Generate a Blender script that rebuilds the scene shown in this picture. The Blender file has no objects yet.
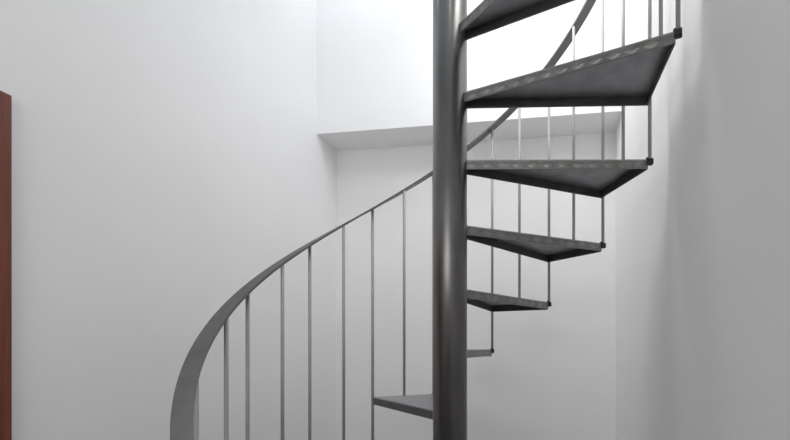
import bpy, bmesh, math
from mathutils import Vector, Matrix

C = bpy.context.scene.collection
D = 1.20                                  # camera to the middle of the stair's outer circle, metres
FPX, CXP, HOR = 405.0, 497.0, 347.3       # focal length, principal point and horizon in pixels of a 790x440 frame
YAW = math.radians(7.7)                   # camera turned left from the room's axis
R = 0.5149 * D                            # radius of the baluster circle
PHI0, DPHI = -109.51 - 7.7, 12.10         # bearing of baluster 0, step between balusters (deg, clockwise from +Y)
RISE = 0.1655 * D
FLANGE = 0.0262 * D
EYE = (8 * 0.1655 + 0.0076) * D
RAIL_H = 0.8195 * D
POLE_R = 0.0446 * D


def turn(x, y):
    return x * math.cos(YAW) - y * math.sin(YAW), x * math.sin(YAW) + y * math.cos(YAW)


CX, CY = turn(-0.1218 * D, 1.0 * D)       # middle of the outer circle
PX, PY = turn(-0.1231 * D, 1.0617 * D)    # the pole stands a little off it


def ray(px):
    return turn((px - CXP) / FPX, 1.0)


YF = 1.80 * D                             # face of the upper wall over the stair
_u, _v = ray(317)
XL = _u / _v * YF                         # face of the left wall
ZC = EYE + (HOR - 134) / FPX * YF / _v    # underside of the upper wall / ceiling
_u, _v = ray(622)
XR = _u / _v * YF                         # face of the right wall
_u, _v = ray(336.3)
YB = _v / _u * XL                         # face of the wall below it
ZT = 5.3                                  # top of the stairwell
YS = 0.43 * D                             # edge of the upper floor over the stairwell
YR = -2.6                                 # how far the room runs behind the camera


# ------------------------------------------------------------------ materials
def principled(name):
    m = bpy.data.materials.new(name)
    m.use_nodes = True
    return m, m.node_tree, m.node_tree.nodes['Principled BSDF']


def mat_paint(name, col, rough, metallic=0.0, spec=0.5, scale=40, var=0.08, bump=0.03, stretch=(1, 1, 1)):
    m, t, b = principled(name)
    tc = t.nodes.new('ShaderNodeTexCoord')
    mp = t.nodes.new('ShaderNodeMapping')
    mp.inputs['Scale'].default_value = stretch
    n = t.nodes.new('ShaderNodeTexNoise')
    n.inputs['Scale'].default_value = scale
    n.inputs['Detail'].default_value = 4
    t.links.new(tc.outputs['Object'], mp.inputs['Vector'])
    t.links.new(mp.outputs['Vector'], n.inputs['Vector'])
    r = t.nodes.new('ShaderNodeValToRGB')
    r.color_ramp.elements[0].position, r.color_ramp.elements[1].position = 0.3, 0.7
    r.color_ramp.elements[0].color = [c * (1 - var) for c in col] + [1]
    r.color_ramp.elements[1].color = [min(1, c * (1 + var)) for c in col] + [1]
    t.links.new(n.outputs['Fac'], r.inputs['Fac'])
    t.links.new(r.outputs['Color'], b.inputs['Base Color'])
    b.inputs['Roughness'].default_value = rough
    b.inputs['Metallic'].default_value = metallic
    b.inputs['Specular IOR Level'].default_value = spec
    if bump:
        bp = t.nodes.new('ShaderNodeBump')
        bp.inputs['Strength'].default_value = bump
        bp.inputs['Distance'].default_value = 0.01
        t.links.new(n.outputs['Fac'], bp.inputs['Height'])
        t.links.new(bp.outputs['Normal'], b.inputs['Normal'])
    return m


def mat_wood(name):
    m, t, b = principled(name)
    tc = t.nodes.new('ShaderNodeTexCoord')
    mp = t.nodes.new('ShaderNodeMapping')
    mp.inputs['Scale'].default_value = (14, 14, 0.9)
    n = t.nodes.new('ShaderNodeTexNoise')
    n.inputs['Scale'].default_value = 5
    n.inputs['Detail'].default_value = 6
    n.inputs['Distortion'].default_value = 0.6
    r = t.nodes.new('ShaderNodeValToRGB')
    r.color_ramp.elements[0].position, r.color_ramp.elements[1].position = 0.3, 0.72
    r.color_ramp.elements[0].color = (0.115, 0.026, 0.016, 1)
    r.color_ramp.elements[1].color = (0.23, 0.062, 0.032, 1)
    t.links.new(tc.outputs['Object'], mp.inputs['Vector'])
    t.links.new(mp.outputs['Vector'], n.inputs['Vector'])
    t.links.new(n.outputs['Fac'], r.inputs['Fac'])
    t.links.new(r.outputs['Color'], b.inputs['Base Color'])
    b.inputs['Roughness'].default_value = 0.45
    return m


PLASTER = mat_paint('white_plaster', (0.88, 0.88, 0.885), 0.9, spec=0.15, scale=3, var=0.012, bump=0.04)
CEIL = mat_paint('ceiling_white', (0.88, 0.88, 0.88), 0.92, spec=0.1, scale=3, var=0.01, bump=0.02)
TILE = mat_paint('floor_grey', (0.11, 0.10, 0.092), 0.5, scale=6, var=0.06, bump=0.02)
STEEL = mat_paint('dark_grey_paint', (0.33, 0.333, 0.342), 0.5, metallic=0.8, spec=0.5, scale=22, var=0.12, bump=0.05)
POLE = mat_paint('pole_paint', (0.165, 0.162, 0.158), 0.36, metallic=0.92, spec=0.5, scale=14, var=0.14, bump=0.03, stretch=(2, 2, 0.5))
FLANGE_DARK = mat_paint('flange_dark', (0.10, 0.102, 0.108), 0.5, metallic=0.6, spec=0.5, scale=22, var=0.12, bump=0.05)  # back and end flanges, a darker tone than the tread plate
LIP = mat_paint('lip_steel', (0.22, 0.222, 0.215), 0.45, metallic=0.7, spec=0.5, scale=30, var=0.15, bump=0.05)
WORN_LIT = mat_paint('worn_lit_steel', (0.27, 0.272, 0.262), 0.48, metallic=0.7, spec=0.5, scale=30, var=0.15, bump=0.05)  # worn lozenges, colour also lightened to stand in for faint relief shading
BRACKET = mat_paint('black_bracket', (0.014, 0.014, 0.015), 0.6, scale=40, var=0.1, bump=0)
RAIL = mat_paint('handrail_grey', (0.15, 0.15, 0.147), 0.48, metallic=0.6, scale=18, var=0.1, bump=0.04)
BAR = mat_paint('baluster_grey', (0.36, 0.36, 0.352), 0.5, metallic=0.0, scale=18, var=0.06, bump=0)
WOOD = mat_wood('red_brown_wood')


# ------------------------------------------------------------------ helpers
def obj(name, bm, m, parent=None, smooth=False):
    bmesh.ops.recalc_face_normals(bm, faces=bm.faces)
    me = bpy.data.meshes.new(name)
    bm.to_mesh(me)
    bm.free()
    for x in (m if isinstance(m, (list, tuple)) else [m]):
        me.materials.append(x)
    if smooth:
        for p in me.polygons:
            p.use_smooth = True
    o = bpy.data.objects.new(name, me)
    C.objects.link(o)
    if parent:
        o.parent = parent
    return o


def box(bm, lo, hi):
    v = [bm.verts.new((x, y, z)) for z in (lo[2], hi[2]) for y in (lo[1], hi[1]) for x in (lo[0], hi[0])]
    for f in ((0, 1, 3, 2), (4, 5, 7, 6), (0, 1, 5, 4), (2, 3, 7, 6), (0, 2, 6, 4), (1, 3, 7, 5)):
        bm.faces.new([v[i] for i in f])
    return v


def bevel(bm, w, seg=2):
    bmesh.ops.bevel(bm, geom=list(bm.edges), offset=w, segments=seg, affect='EDGES', profile=0.5)


def prism(bm, pts, z0, z1):
    a = [bm.verts.new((x, y, z0)) for x, y in pts]
    b = [bm.verts.new((x, y, z1)) for x, y in pts]
    n = len(pts)
    bm.faces.new(a[::-1])
    bm.faces.new(b)
    for i in range(n):
        bm.faces.new((a[i], a[(i + 1) % n], b[(i + 1) % n], b[i]))


def cyl(bm, r, z0, z1, seg, x=0, y=0, r1=None):
    r1 = r if r1 is None else r1
    a = [bm.verts.new((x + r * math.cos(2 * math.pi * k / seg), y + r * math.sin(2 * math.pi * k / seg), z0)) for k in range(seg)]
    b = [bm.verts.new((x + r1 * math.cos(2 * math.pi * k / seg), y + r1 * math.sin(2 * math.pi * k / seg), z1)) for k in range(seg)]
    fs = []
    for k in range(seg):
        fs.append(bm.faces.new((a[k], a[(k + 1) % seg], b[(k + 1) % seg], b[k])))
    bm.faces.new(a[::-1])
    bm.faces.new(b)
    for f in fs:
        f.smooth = True


def struct(name, lo, hi, m):
    bm = bmesh.new()
    box(bm, lo, hi)
    o = obj(name, bm, m)
    o['kind'] = 'structure'
    return o


def bearing(i):
    return math.radians(PHI0 + DPHI * i)


# ------------------------------------------------------------------ the room
TH = 0.14
struct('floor', (XL - TH, YR, -0.1), (XR + TH, YB + TH, 0), TILE)
struct('wall_right', (XR, YR, 0), (XR + TH, YB + TH, ZT), PLASTER)
struct('wall_back', (XL, YB, 0), (XR, YB + TH, ZC), PLASTER)
struct('wall_upper', (XL, YF, ZC), (XR, YB + TH, ZT), PLASTER)
struct('ceiling', (XL, YR, ZC), (XR, YS, 15 * RISE), CEIL)

# left wall with the doorway cut out of it
PROUD = 0.018                                      # casing stands proud of the plaster
ux, uy = ray(12.4)                                   # bearing of the casing's right edge
DY1 = (XL + PROUD) / ux * uy                       # outer edge of the casing on the wall
DZ = EYE + (HOR - 95.5) / FPX * (XL + PROUD) / ux  # top of the casing
CW = 0.075                                         # casing width
OY1, OY0, OZ = DY1 - CW, DY1 - CW - 0.80, DZ - CW  # clear opening
bm = bmesh.new()
box(bm, (XL - TH, OY1, 0), (XL, YB + TH, ZT))
box(bm, (XL - TH, YR, 0), (XL, OY0, ZT))
box(bm, (XL - TH, OY0, OZ), (XL, OY1, ZT))
wl = obj('wall_left', bm, PLASTER)
wl['kind'] = 'structure'

door = bpy.data.objects.new('door_1', None)
C.objects.link(door)
door.location = (XL, (OY0 + OY1) / 2, 0)
door['kind'] = 'structure'
w = (OY1 - OY0) / 2
bm = bmesh.new()
pr = PROUD
box(bm, (0.0, w, 0), (pr, w + CW, OZ + CW))
box(bm, (0.0, -w - CW, 0), (pr, -w, OZ + CW))
box(bm, (0.0, -w, OZ), (pr, w, OZ + CW))
bevel(bm, 0.003, 2)
casing = obj('door_frame', bm, WOOD, door)
bm = bmesh.new()
box(bm, (-TH, w - 0.025, 0), (0, w, OZ))
box(bm, (-TH, -w, 0), (0, -w + 0.025, OZ))
box(bm, (-TH, -w + 0.025, OZ - 0.025), (0, w - 0.025, OZ))
jamb = obj('door_jamb', bm, WOOD, door)
bm = bmesh.new()
box(bm, (-0.055, -w + 0.027, 0.006), (-0.015, w - 0.027, OZ - 0.027))
for z0, z1 in ((0.2, 0.95), (1.1, OZ - 0.2)):      # raised panels
    box(bm, (-0.016, -w + 0.15, z0), (-0.008, w - 0.15, z1))
leaf = obj('door_leaf', bm, WOOD, door)

# ------------------------------------------------------------------ the spiral staircase
stair = bpy.data.objects.new('spiral_staircase', None)
C.objects.link(stair)
stair.location = (PX, PY, 0)
stair['label'] = 'dark grey steel spiral staircase winding around a thick pole between white walls'
stair['category'] = 'staircase'

bm = bmesh.new()
cyl(bm, POLE_R, 0.012, 15 * RISE + 0.95, 72)
obj('central_pole', bm, POLE, stair)
bm = bmesh.new()
cyl(bm, POLE_R * 2.0, 0.0, 0.012, 48)
obj('base_plate', bm, STEEL, stair)
bm = bmesh.new()
cyl(bm, POLE_R * 1.06, 15 * RISE + 0.95, 15 * RISE + 0.965, 48)
obj('pole_cap', bm, STEEL, stair)

LIP_H = 0.0240 * D                        # height of the checkered lip
T = 0.004                                 # sheet thickness


def rim(i, r=R):                          # a point on the baluster circle, seen from the pole
    b_ = bearing(i)
    return Vector((CX - PX + r * math.sin(b_), CY - PY + r * math.cos(b_)))


def strip(p, q, t, inward):
    d = (q - p).normalized()
    n = Vector((-d.y, d.x)) * inward * t
    return [p, q, q + n, p + n]


def build_tread(lev):
    tip_r, tip_l = rim(10 + 2 * lev, R + 0.003), rim(8 + 2 * lev, R + 0.001)
    dr, dl = tip_r.normalized(), tip_l.normalized()
    in_r = dr * POLE_R * 0.7 + Vector((dr.y, -dr.x)) * 0.006
    in_l = dl * POLE_R * 0.7 - Vector((dl.y, -dl.x)) * 0.006
    bm = bmesh.new()
    prism(bm, [in_l, in_r, tip_r, tip_l], -T, 0)
    t = obj('tread', bm, STEEL, stair)
    t.location = (0, 0, (8 + lev) * RISE)
    # leading flange: checkered steel
    bm = bmesh.new()
    prism(bm, strip(in_r, tip_r, T, 1), -LIP_H, -T)
    d = (tip_r - in_r).normalized()
    n = Vector((d.y, -d.x))
    L = (tip_r - in_r).length
    pitch = 0.047
    s = POLE_R * 0.3 + 0.022
    zc, hh = -LIP_H * 0.5 - T * 0.5, (LIP_H - T) * 0.40
    while s < L - 0.026:
        c = in_r + d * s
        ring = []
        for du, dz in ((-pitch * .42, 0), (-pitch * .2, -hh * .75), (0, -hh), (pitch * .2, -hh * .75), (pitch * .42, 0), (pitch * .2, hh * .75), (0, hh), (-pitch * .2, hh * .75)):
            p, q = c + d * du, c + d * du * 0.5 + n * 0.0018
            ring.append((bm.verts.new((p.x, p.y, zc + dz)), bm.verts.new((q.x, q.y, zc + dz * 0.5))))
        for j in range(8):
            k = (j + 1) % 8
            bm.faces.new((ring[j][0], ring[k][0], ring[k][1], ring[j][1])).material_index = 1
        bm.faces.new([r_[1] for r_ in ring]).material_index = 1
        s += pitch
    lip = obj('checkered_lip', bm, [LIP, WORN_LIT], t)
    lip['label'] = 'checkered grey lip along the tread edge'
    bm = bmesh.new()
    prism(bm, strip(in_l, tip_l, T, -1), -FLANGE, -T)
    obj('back_flange', bm, FLANGE_DARK, t)
    bm = bmesh.new()
    e = (tip_r - tip_l).normalized() * T
    prism(bm, strip(tip_l + e, tip_r - e, T, -1), -FLANGE, -T)
    obj('end_flange', bm, FLANGE_DARK, t)
    # small bracket that clamps the corner baluster on the leading tip
    bm = bmesh.new()
    box(bm, (-0.008, -0.004, -0.017), (0.007, 0.015, 0.001))
    bevel(bm, 0.0015, 1)
    cyl(bm, 0.0055, 0.001, 0.005, 6, x=-0.001, y=-0.001)
    ang = -math.atan2(dr.x, dr.y)
    bmesh.ops.transform(bm, matrix=Matrix.Translation((tip_r.x, tip_r.y, 0)) @ Matrix.Rotation(ang, 4, 'Z'), verts=bm.verts)
    br = obj('corner_bracket', bm, BRACKET, t)
    br['label'] = 'small black bolted bracket at the tread tip'


for lev in range(-7, 7):
    build_tread(lev)


def rail_z(i):
    return 8 * RISE + (i - 10) / 2 * RISE + RAIL_H


# balusters: even ones start at a tread tip, odd ones at the middle of a tread's end
BR = 0.0058
first = {}
for i in range(-5, 23):
    odd = i % 2
    if odd not in first:
        bm = bmesh.new()
        cyl(bm, BR, 0, RAIL_H - RISE / 2 if odd else RAIL_H + 0.015, 14)
        o = first[odd] = obj('baluster', bm, BAR, stair)
    else:
        o = first[odd].copy()
        C.objects.link(o)
        o.parent = stair
    p = rim(i, R * 0.985 if odd else R + 0.0085)
    o.location = (p.x, p.y, rail_z(i) - RAIL_H + (RISE / 2 if odd else -0.015))

# handrail: a flat steel bar bent along the helix
bm = bmesh.new()
rc, hw, th = R + 0.004, 0.0185, 0.009
i0, i1, N = -6.0, 23.0, 260
prev = None
for k in range(N + 1):
    i = i0 + (i1 - i0) * k / N
    b, z = bearing(i), rail_z(i)
    s_, c_ = math.sin(b), math.cos(b)
    ring = [bm.verts.new((CX - PX + r_ * s_, CY - PY + r_ * c_, z + dz)) for r_, dz in ((rc - hw, 0), (rc + hw, 0), (rc + hw, th), (rc - hw, th))]
    if prev:
        for j in range(4):
            bm.faces.new((prev[j], prev[(j + 1) % 4], ring[(j + 1) % 4], ring[j]))
    else:
        bm.faces.new(ring)
    prev = ring
bm.faces.new(prev[::-1])
obj('handrail', bm, RAIL, stair)

# ------------------------------------------------------------------ light
def area(name, loc, target, sx, sy, power, col):
    l = bpy.data.lights.new(name, 'AREA')
    l.shape = 'RECTANGLE'
    l.size, l.size_y = sx, sy
    l.energy = power
    l.color = col
    o = bpy.data.objects.new(name, l)
    C.objects.link(o)
    o.location = loc
    o.rotation_euler = (Vector(target) - Vector(loc)).to_track_quat('-Z', 'Y').to_euler()
    return o


# daylight through the skylight over the stairwell, a lamp high in the stairwell, an added unseen fill behind the camera
area('skylight_light', (-0.62, 1.62, 4.0), (-0.62, 2.2, 3.0), 1.0, 0.4, 7, (0.95, 0.98, 1.0))
area('stairwell_lamp_light', (-0.13, 1.32, 3.47), (0.25, 1.62, 2.1), 0.5, 0.5, 10.2, (1.0, 0.975, 0.96))
area('room_fill_light', (-0.5, -1.35, 2.2), (-0.5, 1.2, 1.7), 1.2, 0.6, 13.5, (1.0, 0.985, 0.965))

w = bpy.data.worlds.new('World')
bpy.context.scene.world = w
w.use_nodes = True
bg = w.node_tree.nodes['Background']
t = w.node_tree                            # bright overcast sky over dark ground
tc = t.nodes.new('ShaderNodeTexCoord')
sp = t.nodes.new('ShaderNodeSeparateXYZ')
rp = t.nodes.new('ShaderNodeValToRGB')
mr = t.nodes.new('ShaderNodeMapRange')
mr.inputs['From Min'].default_value, mr.inputs['From Max'].default_value = -0.4, 0.6
t.links.new(tc.outputs['Generated'], sp.inputs['Vector'])
t.links.new(sp.outputs['Z'], mr.inputs['Value'])
t.links.new(mr.outputs['Result'], rp.inputs['Fac'])
rp.color_ramp.elements[0].position, rp.color_ramp.elements[0].color = 0.34, (0.09, 0.085, 0.08, 1)
rp.color_ramp.elements[1].position, rp.color_ramp.elements[1].color = 0.62, (0.82, 0.92, 1.0, 1)
t.links.new(rp.outputs['Color'], bg.inputs['Color'])
bg.inputs['Strength'].default_value = 0.5

# ------------------------------------------------------------------ camera
cam = bpy.data.cameras.new('camera')
cam.sensor_width = 36
cam.sensor_fit = 'HORIZONTAL'
cam.lens = FPX / 790 * 36
cam.shift_x = (395 - CXP) / 790
cam.shift_y = (HOR - 220) / 790
cam.clip_start = 0.02
co = bpy.data.objects.new('camera', cam)
C.objects.link(co)
co.location = (0, 0, EYE)
co.rotation_euler = (math.radians(90), 0, YAW)
sc = bpy.context.scene
sc.camera = co
sc.view_settings.view_transform = 'Standard'
sc.view_settings.look = 'None'
sc.view_settings.gamma = 1
sc.view_settings.exposure = 0.07
sc.cycles.max_bounces = 10
sc.cycles.diffuse_bounces = 6
sc.cycles.use_denoising = True
